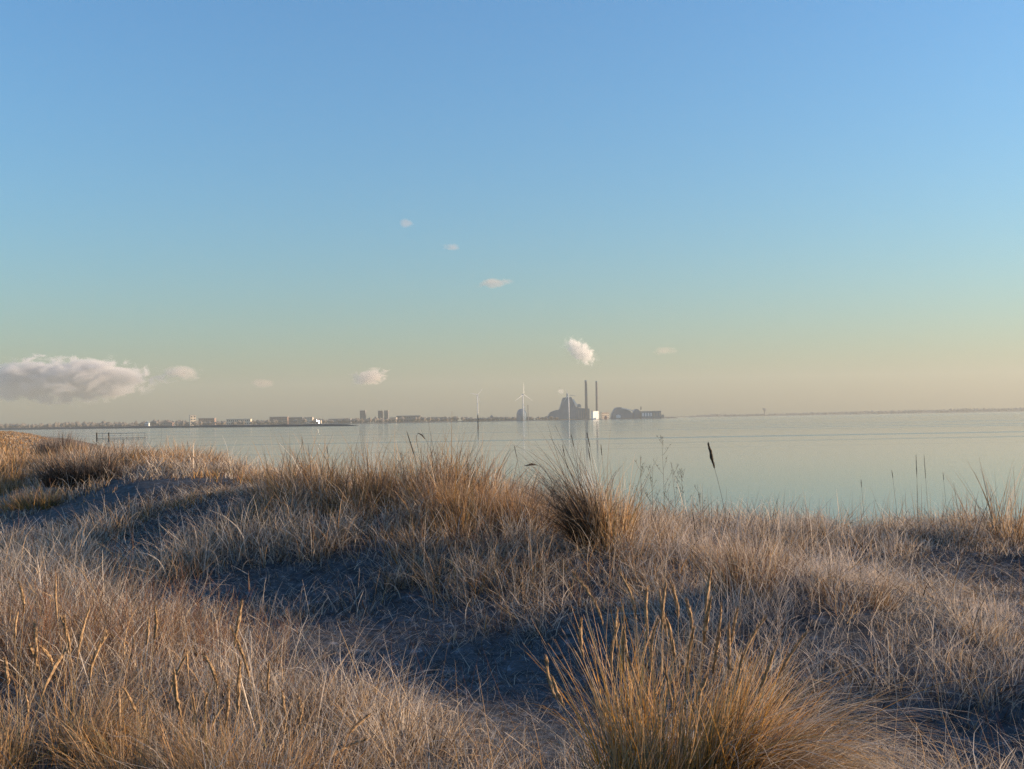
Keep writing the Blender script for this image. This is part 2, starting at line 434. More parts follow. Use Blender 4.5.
# wind-flattened mats: many long dead leaves lying one way
def mats(r0, r1, dens, per=46, a0=-36, a1=42):
    n = int(.5 * R(a1 - a0) * (r1 * r1 - r0 * r0) * dens)
    x, y = sector(n, r0, r1, a0, a1); d, ch, yy = crest(x, y); k = (bare(x, y) < .3) & (d < 3); x, y = x[k], y[k]; n = len(x); B = n * per
    rep = lambda q: np.repeat(q, per)
    px, py = rep(x) + rng.normal(0, .10, B), rep(y) + rng.normal(0, .10, B)
    root = np.stack([px, py, terrain(px, py) + rng.uniform(0, .14, B)], -1); rad = np.hypot(px, py)
    az = rep(rng.uniform(0, 2 * PI, n)) + rng.normal(0, .45, B)
    return strips(root, rng.uniform(.2, .6, B), az, rng.normal(1.15, .3, B), rng.normal(.45, .35, B), np.maximum(.0032, .00045 * rad) * rng.lognormal(0, .4, B),
                  pick(B, {'straw': 3, 'frost': 5, 'grey': 2, 'brown': 2, 'dark': 1}), 4, rng.normal(0, .7, B))
near.add(*mats(3, 17, 3.0))
tag(link('dune_grass', near.mesh('dune_grass'), M_GRASS), 'frosted pale dune grass covering the near hummocks', 'grass', kind='stuff')
far = Blades()
far.add(*carpet(18, 45, 17, 20, 3, .00042))
far.add(*carpet(45, 130, 2.4, 18, 2, .0005, -38, 10))
far.add(*carpet(130, 700, .16, 22, 2, .0005, -34, -12))
tag(link('far_dune_grass', far.mesh('far_dune_grass'), M_GRASS), 'brown dune grass along the receding shore dunes', 'grass', kind='stuff')

# flattened stems and frosted litter lying in the hollows
def litter():
    n = 150000
    x, y = sector(n, 3, 20, -34, 40)
    k = bare(x, y) > .2; x, y = x[k], y[k]; n = len(x)
    root = np.stack([x, y, terrain(x, y) + rng.uniform(.0, .02, n)], -1)
    rad = np.hypot(x, y)
    return strips(root, rng.uniform(.04, .26, n), rng.uniform(0, 2 * PI, n), rng.uniform(.75, 1.5, n), rng.uniform(0, .5, n),
                  np.maximum(.002, .00034 * rad) * rng.lognormal(0, .45, n), pick(n, {'grey': 3, 'frost': 3, 'brown': 3, 'dark': 3}), 2, rng.normal(0, .8, n))
lt = Blades(); lt.add(*litter())
tag(link('grass_litter', lt.mesh('grass_litter'), M_GRASS), 'frosted flattened stems lying in the shaded hollows', 'grass litter', kind='stuff')

# ------------------------------------------------------------------ tussocks
def P(px, Y):
    x = (px - 512) / F * Y
    return x, Y, float(terrain(np.array([x]), np.array([Y]))[0])

def tuft_blades(n, rad, h, mix, width, wind=(0, 0), spread=.35, bend=.6, K=5, flop=0.0, hmin=.35, flop_az=None, sub=9):
    # several shoots, each with its own lean, height and wear
    ca = rng.uniform(0, 2 * PI, sub); cr = rad * np.sqrt(rng.random(sub)); k = rng.choice(sub, n, p=rng.dirichlet(np.ones(sub) * 2.5))
    sx, sy = cr * np.sin(ca), cr * np.cos(ca)
    x = sx[k] + rng.normal(0, rad * .22, n); y = sy[k] + rng.normal(0, rad * .22, n)
    r = np.hypot(x, y); a = np.arctan2(x, y)
    root = np.stack([x, y, np.full(n, -.03)], -1)
    lx = rng.normal(0, .10, sub)[k]; ly = rng.normal(0, .10, sub)[k]; sh = rng.uniform(.68, 1.08, sub)[k]
    az = a + rng.normal(0, .8, n)
    lean = spread * np.clip(r / rad, 0, 1.2) * rng.uniform(.2, 1.2, n) + np.abs(rng.normal(0, .10, n))
    bd = np.abs(rng.normal(bend, bend * .6, n))
    vx = np.sin(az) * lean + wind[0] + lx; vy = np.cos(az) * lean + wind[1] + ly
    lean2 = np.hypot(vx, vy); az = np.arctan2(vx, vy)
    if flop:
        m = rng.random(n) < flop
        bd = np.where(m, rng.uniform(1.1, 1.9, n), bd)
        if flop_az is not None: az = np.where(m, flop_az + rng.normal(0, .45, n), az); lean2 = np.where(m, rng.uniform(.2, .6, n), lean2)
    snapped = rng.random(n) < .10
    bd = np.where(snapped, rng.uniform(1.4, 2.4, n), bd)
    ln = h * sh * rng.uniform(hmin, 1.08, n) ** .8
    return strips(root, ln, az, lean2, bd, width * rng.uniform(.6, 1.5, n), pick(n, mix) * rng.uniform(.8, 1.2, sub)[k][:, None], K, rng.normal(0, .5, n), rng.uniform(0, .5, n))

def seed_stalk(parent, base, tip, bow, head_len, head_rad, ms, mh, rs=.0017, name='stalk', dk=1.0):
    """a stem with a bristly spike at its end; the spike is the stem's child"""
    b, t = Vector(base), Vector(tip); d = t - b
    side = Vector((bow[0], bow[1], 0))
    K = 9
    pts = [b + d * (i / K) + side * math.sin(PI * .5 * (i / K)) ** 2 * 0 + side * ((i / K) ** 2 - (i / K)) for i in range(K + 1)]
    s = MB().tube(pts, [rs * (1 - .5 * i / K) for i in range(K + 1)], 5).build(name, ms, parent)
    ax = (pts[-1] - pts[-2]).normalized()
    o = pts[-1] - ax * head_len * .1
    m = MB(); n = 11
    droop = Vector((random.gauss(.02, .17), random.gauss(0, .15), -abs(random.gauss(.05, .07)))) * head_len * dk
    hp, hr = [], []
    for i in range(n):
        u = i / (n - 1)
        hp.append(o + ax * head_len * u + droop * u * u + Vector((random.gauss(0, 1), random.gauss(0, 1), 0)) * head_rad * .12)
        hr.append(head_rad * (.15 + .62 * math.sin(PI * min(1, u * .9 + .06)) ** .8) * random.uniform(.7, 1.2) * (1 if u < .97 else .2))
    m.tube(hp, hr, 6)
    up = ax.orthogonal().normalized(); vp = ax.cross(up)
    for i in range(120):                                  # spikelets and awns
        u = random.uniform(.0, .97) ** .9; an = random.uniform(0, 2 * PI)
        rad = up * math.cos(an) + vp * math.sin(an)
        p = o + ax * head_len * u + droop * u * u + rad * head_rad * .35
        q = p + rad * head_rad * random.uniform(.25, .85) * (1.1 - .6 * u) + ax * head_len * random.uniform(.06, .15)
        tg = ax.cross(rad) * head_rad * random.uniform(.12, .26)
        m.add([p - tg, p + tg, q + tg * .15, q - tg * .15], [(0, 1, 2, 3)])
    m.build('seed_head', mh, s)
    return s

def tussock(px, Y, h, rad, n, mix, label, width=.0045, group='grass tussocks on the dunes', **kw):
    x, y, z = P(px, Y)
    b = Blades(); b.add(*tuft_blades(int(n * .8), rad, h, mix, width * 1.25, **kw))
    o = link('marram_tussock', b.mesh('marram_tussock'), M_GRASS, None, (x, y, z))
    tag(o, label, 'tussock', group)
    return o

GOLDMIX = {'gold': 5, 'olive': 2.2, 'straw': 2.0, 'brown': 2}
# the big one in front, with its seed heads
T1 = tussock(664, 4.55, .84, .22, 2300, {'amber': 9, 'gold': 3, 'olive': 3.5, 'straw': 2, 'dark': 1}, 'large golden green tussock with upright seed heads at the bottom edge, nearest the camera', .0044,
             spread=.26, bend=.35, wind=(.14, -.02), hmin=.4, sub=16)
b = Blades()
c_, f_, k_ = tuft_blades(900, .16, 1.25, {'straw': 4, 'amber': 2, 'frost': 4, 'olive': .6}, .0052, flop=1.0, flop_az=PI / 2 + .2, K=9, hmin=.5)
c_[:, 0] += .2; b.add(c_, f_, k_)
c_, f_, k_ = tuft_blades(450, .18, .85, {'straw': 3, 'frost': 4, 'brown': .6}, .0044, flop=1.0, flop_az=PI / 2 + .3, K=7, hmin=.4)
c_[:, 0] += .5; b.add(c_, f_, k_)
b.add(*tuft_blades(160, .2, .8, {'brown': 3, 'dark': 2, 'straw': 1}, .0036, flop=1.0, flop_az=-PI / 2, K=7, hmin=.4))
link('drooping_leaves', b.mesh('drooping_leaves'), M_GRASS, T1)
HEADS1 = [(600, 606, 640), (615, 630, 690), (638, 600, 660), (648, 616, 650), (660, 612, 640), (668, 618, 670), (680, 600, 640), (690, 613, 650),
          (700, 625, 680), (708, 600, 640), (722, 618, 650), (733, 626, 670), (745, 640, 680), (612, 655, 700), (624, 652, 700), (580, 640, 690),
          (552, 682, 720), (566, 690, 730), (630, 636, 680), (655, 640, 690), (672, 640, 690), (688, 648, 700), (712, 655, 700), (726, 660, 710), (740, 668, 720),
          (760, 678, 720), (700, 690, 740), (668, 690, 740), (640, 690, 740), (776, 660, 700)]
T1i = Vector(T1.location)
for (hx, hy, _) in HEADS1:
    Y = 4.55 + random.uniform(-.25, .3)
    tip = at(hx + random.uniform(-4, 4), hy + 14, Y) - T1i
    base = Vector((tip.x * .45 + random.uniform(-.06, .06), random.uniform(-.12, .12), -.02))
    seed_stalk(T1, base, tip, (random.uniform(-.08, .08), 0), random.uniform(.13, .24), random.uniform(.0075, .0125), M_STALK, M_HEAD)

# left foreground clumps with seed heads
LEFT = [(15, 5.4, 'straw clump with tall seed heads in the bottom left corner', [(24, 588), (15, 612), (-5, 645), (36, 640), (8, 660), (44, 668), (28, 690)]),
        (70, 5.6, 'straw clump whose three bent seed heads lean right near the left edge', [(57, 592), (66, 612), (78, 632), (38, 645), (70, 628), (52, 640), (90, 655)]),
        (150, 5.3, 'straw clump with two close upright seed heads left of centre', [(147, 620), (155, 614), (120, 700), (170, 668), (136, 690)]),
        (215, 5.0, 'brown clump with dark seed heads spreading both ways', [(235, 620), (188, 650), (217, 662), (205, 688), (238, 686), (196, 700), (212, 706), (226, 700), (180, 690)]),
        (268, 5.2, 'sparse clump with two leaning seed heads beside the frosted grass', [(248, 650), (268, 668), (300, 700), (330, 735), (348, 712), (285, 690)])]
for px, Y, lab, heads in LEFT:
    o = tussock(px, Y, .60, .26, 900, {'gold': 5, 'straw': 3, 'brown': 2.5, 'olive': 1.2}, lab, .0036, 'seed head clumps in the left foreground', spread=.45, bend=.7)
    oi = Vector(o.location)
    for hx, hy in heads:
        tip = at(hx, hy + 22, Y + random.uniform(-.2, .2)) - oi
        base = Vector((tip.x * .3 + random.uniform(-.06, .06), random.uniform(-.1, .1), -.02))
        seed_stalk(o, base, tip, (random.uniform(-.1, .1), 0), random.uniform(.11, .26), random.uniform(.0065, .0130), M_STALK, M_HEAD)

# middle ridge tussock; shaded left and sunlit right put into blade colours
T2 = tussock(606, 11.3, 1.04, .24, 800, {'gold': 4, 'straw': 5, 'brown': 1.5, 'olive': 1.0, 'frost': 1}, 'tall tussock arching left on the ridge, with painted shade on its left and sunlit gold on its right',
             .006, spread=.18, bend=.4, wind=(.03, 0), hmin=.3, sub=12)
b = Blades(); c_, f_, k_ = tuft_blades(640, .17, 1.42, {'dark': 5, 'brown': 3, 'straw': .8}, .0065, spread=.16, wind=(-.38, -.02), bend=.7, K=7, hmin=.35, sub=8)  # dark leaf mix paints the shaded left side
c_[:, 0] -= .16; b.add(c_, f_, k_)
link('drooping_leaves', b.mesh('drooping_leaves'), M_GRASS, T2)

MIXG = {'gold': 5, 'brown': 3, 'straw': 2, 'red': 1}
MIXD = {'brown': 3, 'dark': 4, 'olive': 1, 'red': 1}
MIXF = {'frost': 4, 'grey': 2, 'straw': 3, 'brown': 1.5}
tussock(505, 12.7, .62, .34, 800, MIXG, 'golden brown tussock on the ridge just left of the tall arching tussock', .0045, spread=.4, bend=.5)
tussock(445, 13.4, .66, .36, 800, MIXG, 'golden brown tussock under the two bent dark stalks', .0048, spread=.38, bend=.5)
tussock(395, 14.2, .55, .34, 700, MIXG, 'low golden tussock on the ridge left of the bent dark stalks', .005, spread=.4, bend=.5)
tussock(330, 16.5, .68, .5, 800, MIXG, 'bushy orange tussock at the highest part of the left ridge', .006, spread=.4, bend=.5)
tussock(280, 19.0, .60, .5, 700, MIXG, 'orange brown tussock on the ridge just beyond the bushy orange one', .0065, spread=.4, bend=.5)
tussock(190, 26, .72, .8, 800, MIXG, 'broad orange tussock on the ridge above the bluish frosted hollow', .009, spread=.4, bend=.5)
tussock(82, 22.0, 1.05, .6, 1500, {'dark': 8, 'brown': 1.5, 'red': .6}, 'dark brown tussock on the slope at the left', .010, spread=.55, bend=.7)
tussock(58, 41, 1.35, .6, 1500, {'red': 3, 'dark': 6}, 'rounded red brown bush of grass standing alone far left', .013, spread=.35, bend=.25)
tussock(40, 20.5, .55, .6, 700, {'olive': 2, 'gold': 2, 'brown': 2}, 'low olive tussock in front of the dark brown one', .007, spread=.55, bend=.7)
tussock(742, 8.9, .58, .34, 800, {'brown': 3, 'red': 2, 'straw': 2, 'frost': 1}, 'brown tussock on the pale hummock behind the foreground seed heads', .0038, spread=.5, bend=.6)
tussock(838, 8.4, .46, .3, 600, {'brown': 2, 'red': 1, 'straw': 2, 'frost': 2}, 'low straw tussock on the right shoulder of the pale hummock', .0036, spread=.5, bend=.6)
tussock(925, 14.4, .36, .42, 700, MIXD, 'low dark tussock on the right crest below the thin upright stalks', .005, spread=.6, bend=.5)
tussock(975, 8.2, .42, .3, 500, MIXF, 'pale frosted tussock near the right edge', .0036, spread=.5, bend=.8)
tussock(650, 12.2, .72, .34, 800, {'straw': 3, 'brown': 3, 'frost': 2, 'dark': 1}, 'pale straw tussock directly right of the tall arching tussock', .0045, spread=.5, bend=.6)
tussock(400, 6.0, .42, .3, 1000, MIXF, 'frosted drooping tussock in front of the dark hollow', .0042, spread=.7, bend=1.1)
tussock(330, 6.4, .40, .3, 1000, MIXF, 'frosted drooping tussock left of the dark hollow', .0042, spread=.7, bend=1.1)
tussock(470, 5.2, .36, .3, 600, {'straw': 3, 'gold': 1.5, 'frost': 3}, 'low straw tussock between the hollow and the bottom edge', .0042, spread=.8, bend=1.2)

# red twiggy shrubs at the left
def twigs(n, rad, h, br=7):
    bl = Blades()
    a = rng.uniform(0, 2 * PI, n); r = rad * np.sqrt(rng.random(n))
    root = np.stack([r * np.sin(a), r * np.cos(a), np.full(n, -.02)], -1)
    ln = h * rng.uniform(.6, 1.1, n); lean = .35 * r / rad + rng.normal(0, .08, n); az = a + rng.normal(0, .5, n)
    mix = {'red': 5, 'brown': 3, 'straw': 1.2, 'grey': .8}
    bl.add(*strips(root, ln, az, lean, rng.normal(.15, .2, n), np.full(n, .0045), pick(n, mix), 4))
    ii = np.repeat(np.arange(n), br); t = rng.uniform(.3, .98, n * br)
    p = root[ii] + np.stack([np.sin(lean[ii]) * np.sin(az[ii]), np.sin(lean[ii]) * np.cos(az[ii]), np.cos(lean[ii])], -1) * (ln[ii] * t)[:, None]
    N = n * br
    bl.add(*strips(p, h * .28 * rng.uniform(.4, 1.2, N), rng.uniform(0, 2 * PI, N), rng.uniform(.4, 1.1, N), rng.normal(-.2, .4, N), np.full(N, .003), pick(N, mix), 3,
                   rng.normal(0, .6, N), rng.uniform(0, .4, N)))
    return bl
SHRUBS = [(-25, 7.0, .62, 'reddish leafless shrub cut by the left edge'), (45, 7.3, .66, 'reddish leafless shrub above the corner seed heads'),
          (115, 7.6, .66, 'tallest reddish leafless shrub, in front of the bluish hollow'), (175, 7.9, .56, 'brown leafless shrub with frosted tips nearest the shaded hollow'),
          (225, 8.2, .40, 'small frosted twiggy shrub at the rim of the dark hollow')]
for px, Y, h, lab in SHRUBS:
    x, y, z = P(px, Y)
    o = link('twiggy_shrub', twigs(90, .42, h).mesh('twiggy_shrub'), M_GRASS, None, (x, y, z))
    tag(o, lab, 'shrub', 'leafless shrubs in the left foreground')

# ------------------------------------------------------------------ single stalks against the water
def stalk(tx, ty, bx, Y, label, hl=.12, hr=.006, bow=0.0, ms=M_DARKSTALK, mh=M_DARKHEAD, rs=.0025, hook=None):
    x, y, z = P(bx, Y)
    r = empty('grass_stalk', (x, y, z)); tag(r, label, 'grass stalk', 'single stalks standing up from the dune crest')
    tip = at(tx, ty, Y) - Vector((x, y, z))
    ax = tip.normalized()
    seed_stalk(r, (0, 0, -.03), tip - ax * hl * .85, (bow, 0), hl, hr, ms, mh, rs, dk=.15)
    return r
stalk(711, 444, 727, 8.6, 'thick dark cattail-like seed head leaning left over the water', .20, .015, -.18)
stalk(410, 433, 424, 13.2, 'dark stalk with tip leaning left over the golden ridge', .30, .008, -.12)
stalk(515, 446, 524, 12.8, 'short dark seed stalk leaning left between the golden ridge and arching tussock', .14, .0055, -.05)
stalk(563, 446, 575, 12.4, 'dark seed stalk on the left rim of the arching tussock', .13, .006, -.05)
stalk(572, 435, 585, 12.2, 'tallest of the thin dark seed stalks over the arching tussock, left one', .14, .006, -.06)
stalk(588, 434, 601, 12.1, 'dark seed stalk rising from the middle of the arching tussock', .16, .0065, -.06)
stalk(589, 449, 596, 11.8, 'shorter dark seed stalk in front of the middle one', .14, .0065, -.04)
stalk(601, 445, 606, 12.2, 'thin dark seed stalk on the right rim of the arching tussock', .12, .0055, -.03)
stalk(892, 471, 896, 14.2, 'thin dark stalk left of the twin upright stalks', .10, .006)
stalk(916, 456, 915, 14.4, 'left one of the twin tall upright stalks on the right crest', .3, .006)
stalk(924, 457, 926, 14.4, 'right one of the twin tall upright stalks on the right crest', .3, .005)
stalk(943, 473, 945, 14.3, 'thin stalk between the twin stalks and the straw fan', .1, .005)
stalk(861, 480, 862, 14.0, 'lone short thin stalk on the bare stretch of the right crest', .1, .006)
stalk(302, 437, 306, 19.0, 'thin dark stalk on the far ridge against the water at left', .12, .0055, -.03)
stalk(327, 447, 329, 17.0, 'short thin dark stalk above the bushy orange tussock', .1, .008)
# the drooping one
x, y, z = P(426, 13.2)
r = empty('grass_stalk', (x, y, z)); tag(r, 'bent over dark stalk drooping right above the golden ridge', 'grass stalk', 'single stalks standing up from the dune crest')
o_ = Vector((x, y, z)); pts = [Vector((0, 0, -.02))] + [at(a, b, 13.2) - o_ for a, b in ((422, 470), (418, 448), (416, 437), (418, 433), (422, 435), (425, 439))]
MB().tube(pts[:5], [.003, .003, .0025, .0025, .002], 5).build('stalk', M_DARKSTALK, r)
MB().tube(pts[4:], [.004, .010, .003], 6).build('seed_head', M_DARKHEAD, r)
# the seed head hanging level over the crest
x, y, z = P(556, 12.4)
r = empty('grass_stalk', (x, y, z)); tag(r, 'dark seed head hanging level just above the ridge grass', 'grass stalk', 'single stalks standing up from the dune crest')
o_ = Vector((x, y, z)); pts = [Vector((0, 0, -.02))] + [at(a, b, 12.4) - o_ for a, b in ((551, 480), (544, 468), (537, 465), (532, 464.2), (524, 466))]
MB().tube(pts[:4], [.003, .003, .0025, .0025], 5).build('stalk', M_DARKSTALK, r)
MB().tube(pts[3:], [.004, .015, .003], 6).build('seed_head', M_DARKHEAD, r)

# branching dead weeds right of the tussock
def weed(px, Y, tip_y, label, nb=9):
    x, y, z = P(px, Y); h = at(px, tip_y, Y).z - z
    m = MB(); m.tube([(0, 0, -.02), (.01, 0, h * .5), (random.uniform(-.03, .03), 0, h)], [.0026, .002, .0012], 5)
    for i in range(nb):
        u = random.uniform(.35, .97); a = random.uniform(0, 2 * PI); L = h * .22 * (1.2 - u) + .04
        p = Vector((.01 * u, 0, h * u)); q = p + Vector((math.sin(a) * L * .7, math.cos(a) * L * .7, L))
        m.tube([p, p.lerp(q, .5) + Vector((0, 0, -.01)), q], [.0014, .0012, .0009], 4)
        for k in range(4):
            c = p.lerp(q, random.uniform(.4, 1)); e = c + Vector((random.uniform(-.02, .02), random.uniform(-.02, .02), random.uniform(.005, .03)))
            m.tube([c, e], [.0024, .001], 4)
    o = m.build('dead_weed', M_DARKSTALK, None, (x, y, z)); tag(o, label, 'weed', 'dead branching weeds on the crest')
weed(638, 12.8, 458, 'dead weed close to the right of the arching tussock')
weed(649, 13.0, 466, 'short dead weed in the row right of the tussock')
weed(661, 13.0, 441, 'tallest branching dead weed on the crest')
weed(672, 13.1, 462, 'dead weed just right of the tallest one')
weed(680, 13.2, 470, 'dead weed near the slope of the crest')
weed(697, 13.3, 484, 'smallest dead weed, nearest the cattail-like seed head')
for i, (px, ty) in enumerate([(402, 450), (429, 449), (438, 452), (447, 456), (458, 452), (466, 455), (477, 460)]):
    weed(px, 13.6, ty, ['thin dead weed left of the bent stalks', 'dead weed just right of the bent stalks', 'second dead weed right of the bent stalks', 'short dead weed above the middle of the golden ridge',
                        'upright dead weed above the golden ridge', 'paired dead weed above the golden ridge', 'last short dead weed before the bare water gap'][i], 8)

# the fan of straw stems on the right crest
b = Blades()
b.add(*tuft_blades(150, .34, 1.08, {'straw': 4, 'frost': 1, 'brown': 2}, .010, spread=.35, bend=.25, hmin=.55, wind=(-.1, 0)))
b.add(*tuft_blades(500, .4, .3, {'straw': 4, 'brown': 2, 'frost': 1}, .005, spread=.7, bend=.9))
x, y, z = P(992, 13.9)
tag(link('marram_tussock', b.mesh('marram_tussock'), M_GRASS, None, (x, y, z)), 'open fan of tall straw stems on the right crest', 'tussock', 'grass tussocks on the dunes')

# ------------------------------------------------------------------ far shore
def far_mat(name, a, b=None, s=.02, rough=.85): return mat(name, a, rough, noise=(s, b or tuple(c * .75 for c in a)))
M_LAND = far_mat('shore_earth', (.10, .085, .06), (.07, .065, .05))
M_TREES = far_mat('winter_trees', (.15, .125, .10), (.11, .095, .08), .03)
M_STEEL = mat('grey_cladding', (.13, .19, .24), .6, noise=(.04, (.10, .155, .20)))
M_CONC = mat('grey_concrete', (.30, .29, .28), .8, noise=(.1, (.24, .23, .22)))
M_BRICK = mat('dull_brick', (.26, .16, .12), .85, noise=(.2, (.2, .13, .1)))
M_TURB = mat('turbine_paint', (.60, .61, .62), .5, noise=(.05, (.55, .56, .57)))
M_WHITE = mat('white_paint', (.78, .77, .74), .5, noise=(.05, (.70, .69, .66)))
M_CREAM = mat('cream_render', (.66, .56, .42), .7, noise=(.08, (.56, .47, .36)))
M_GLASS = mat('window_glass', (.03, .04, .05), .12, spec=.8)
M_MIRROR = mat('sunlit_glazing', (.8, .8, .8), .16, metal=1.0)
M_DARK = mat('tarred_wood', (.018, .015, .012), .8, noise=(3, (.03, .025, .02)))
M_GALV = mat('galvanised_steel', (.16, .17, .18), .5, noise=(2, (.12, .12, .13)))
M_RED = mat('red_paint', (.38, .09, .06), .6, noise=(.2, (.30, .08, .05)))
M_STONE = mat('breakwater_rock', (.07, .065, .06), .9, noise=(.15, (.045, .042, .04)))

def X(px, Y): return (px - 512) / F * Y

def strip_land(name, px0, px1, Y, depth, h, m, n=220, rough=.4, seed=1, kind='structure', prof=None, ys=None, z0=-1.2):
    """a low bank along the water: mound across, uneven along; real depth"""
    J = 7
    px = np.linspace(px0, px1, n); YY = np.full(n, float(Y)) if ys is None else np.interp(px, ys[0], ys[1])
    u = np.linspace(0, 1, J)
    yy = YY[:, None] + depth * u[None, :]
    xx = ((px - 512) / F * YY)[:, None] + 0 * yy
    hh = h * (1 - rough + 2 * rough * fbm(px * .12, px * 0 + seed, seed, 4))
    if prof is not None: hh = hh * np.interp(px, prof[0], prof[1])
    pr = np.array([0, .75, 1, .95, 1, .8, 0])
    zz = z0 + hh[:, None] * pr[None, :] * (.85 + .3 * fbm(xx / 40, yy / 40, seed + 5)) - z0 * (pr[None, :] > 0)
    co = np.stack([xx, yy, zz], -1).reshape(-1, 3)
    i = np.arange(n - 1)[:, None] * J; j = np.arange(J - 1)[None, :]
    f = np.stack([i + j, i + J + j, i + J + j + 1, i + j + 1], -1).reshape(-1, 4)
    o = link(name, quads_mesh(name, co, f), m); tag(o, kind=kind); return o

strip_land('far_shore', -260, 680, 4300, 900, 3.5, M_LAND, 300, seed=3)
strip_land('far_shore', 640, 1400, 7600, 700, 10, M_LAND, 300, seed=4, rough=.3, prof=([640, 700, 800, 1000, 1400], [.5, .8, 1.0, 1.3, 1.6]))

# woods on the far shore: crowns heaped along the bank
def wood(name, px0, px1, Y, depth, h, label, seed, step=14, prof=None):
    x0, x1 = X(px0, Y), X(px1, Y); n = int((x1 - x0) / step * 4.2)
    ico = []
    v0 = np.array([(0, 0, 1), (.9, 0, .2), (.28, .86, .25), (-.73, .53, .2), (-.73, -.53, .25), (.28, -.86, .2), (0, 0, -.9)])
    tri = [(0, 1, 2), (0, 2, 3), (0, 3, 4), (0, 4, 5), (0, 5, 1), (6, 2, 1), (6, 3, 2), (6, 4, 3), (6, 5, 4), (6, 1, 5)]
    m = MB(); rs = random.Random(seed)
    for i in range(n):
        x = rs.uniform(x0, x1); px = 512 + x / Y * F
        k = float(fbm(np.array([px * .07]), np.array([seed * 1.0]), seed)[0]); k = .7 + .5 * k
        if prof: k *= float(np.interp(px, prof[0], prof[1]))
        if k < .15: continue
        H = h * k * rs.uniform(.65, 1.1); r = step * rs.uniform(.6, 1.1)
        y = Y + depth * rs.random(); a = rs.uniform(0, 6)
        c, s_ = math.cos(a), math.sin(a)
        vv = [((p[0] * c - p[1] * s_) * r * rs.uniform(.85, 1.15) + x, (p[0] * s_ + p[1] * c) * r * rs.uniform(.85, 1.15) + y, 2 + H * .5 + p[2] * H * .55) for p in v0]
        m.add(vv, tri)
    o = m.build(name, M_TREES); tag(o, label, 'wood', kind='stuff')
wood('far_wood', -260, 160, 4330, 500, 24, 'bare woodland along the far shore at left', 31)
wood('far_wood', 150, 470, 4340, 500, 21, 'bare woodland behind the far buildings', 32)
wood('far_wood', 465, 560, 4345, 400, 15, 'bare trees between the turbines on the far shore', 33)
wood('far_wood', 655, 1400, 7650, 400, 20, 'thin line of trees on the far right shore', 34, 22, ([655, 690, 720, 745, 800, 1000, 1400], [.15, .2, 1.0, .6, .8, 1.3, 1.6]))

# the dark breakwater in front, running away to the left
strip_land('breakwater', -260, 357, 1900, 22, 4.2, M_STONE, 400, rough=.25, seed=12,
           ys=([-260, 0, 100, 250, 357], [4100, 3900, 3300, 2300, 1900]), prof=([-260, 100, 300, 345, 357], [1.7, 1.5, 1.0, .7, .1]))

# ------------------------------------------------------------------ buildings
def building(name, cat, label, px0, px1, top, Y, depth, m, win=None, roof='flat', rz=0.0, base=None, group=None, wm=None):
    """walls with roof and window bands; width and height taken from where it stands"""
    zt = at(.5 * (px0 + px1), top, Y).z; x0, x1 = X(px0, Y), X(px1, Y); wdt = abs(x1 - x0); cx = .5 * (x0 + x1)
    zb = 1.5 if base is None else base; H = zt - zb
    r = empty(name, (cx, Y + depth / 2, zb), rz); tag(r, label, cat, group)
    wallh = H if roof == 'flat' else H * .68
    MB().box(0, 0, 0, wdt, depth, wallh).build('wall', m, r)
    if roof == 'flat':
        MB().box(0, 0, wallh + .02, wdt * 1.015 + .6, depth * 1.015 + .6, max(.8, H * .05)).build('roof', M_CONC, r)
    else:
        MB().prism([(-wdt * .51, wallh + .02), (wdt * .51, wallh + .02), (0, H)], -depth * .51, depth * .51).build('roof', M_BRICK if roof == 'red' else M_STEEL, r)
    if win:
        rows, cols = win
        for i in range(rows):
            for j in range(cols):
                ww, hh = wdt / cols * .62, wallh / rows * .5
                MB().box(-wdt / 2 + wdt * (j + .5) / cols, -depth / 2 - .05, wallh * (i + .3) / rows, ww, .35, hh).build('window', wm or M_GLASS, r)
    return r

YP = 4420.0
# plant: sloping hall rising in steps to a peak, seen from its side
def outline(pts, Y, m, name, y0, y1, parent):
    q = [(at(px, py, Y).x - parent.location.x, max(.0, at(px, py, Y).z - parent.location.z)) for px, py in pts]
    return MB().prism(q, y0, y1).build(name, m, parent)
r = empty('power_plant', (X(566, YP), YP, 1.0)); tag(r, 'dark blue grey plant building with sloping sides rising to a flat peak', 'power plant')
outline([(559.6, 419), (559.8, 408.6), (563.2, 397.6), (571.3, 397.0), (576.2, 407.4), (577.5, 419)], YP, M_STEEL, 'tower_block', 0, 70, r)
outline([(546, 419), (547.8, 416.4), (550.4, 412.2), (555, 410.4), (561.2, 408.9), (561.2, 419)], YP, M_STEEL, 'sloping_hall', -6, 80, r)
outline([(576.5, 419), (576.5, 407.2), (580, 408), (585, 408.4), (589.5, 408.6), (589.5, 419)], YP, M_STEEL, 'boiler_hall', -4, 80, r)
for k in range(5):
    MB().box(X(578.3 + k * 2.3, YP) - r.location.x, -5.2, 4, 2.2, 1.6, 34).build('pilaster', M_CONC, r)
outline([(577, 407.2), (577.4, 404.6), (579, 403.6), (581, 404.8), (581.2, 407.6)], YP, M_STEEL, 'roof_plant', 8, 30, r)
outline([(572.5, 400.2), (573.2, 398.6), (577.6, 405.6), (577, 406.9)], YP, M_WHITE, 'ski_slope_edge', -1.5, 6, r)
MB().tube([(X(567.5, YP) - r.location.x, 40, 75), (X(567.5, YP) - r.location.x, 40, 107)], [4, 3], 10).build('flue', M_STEEL, r)

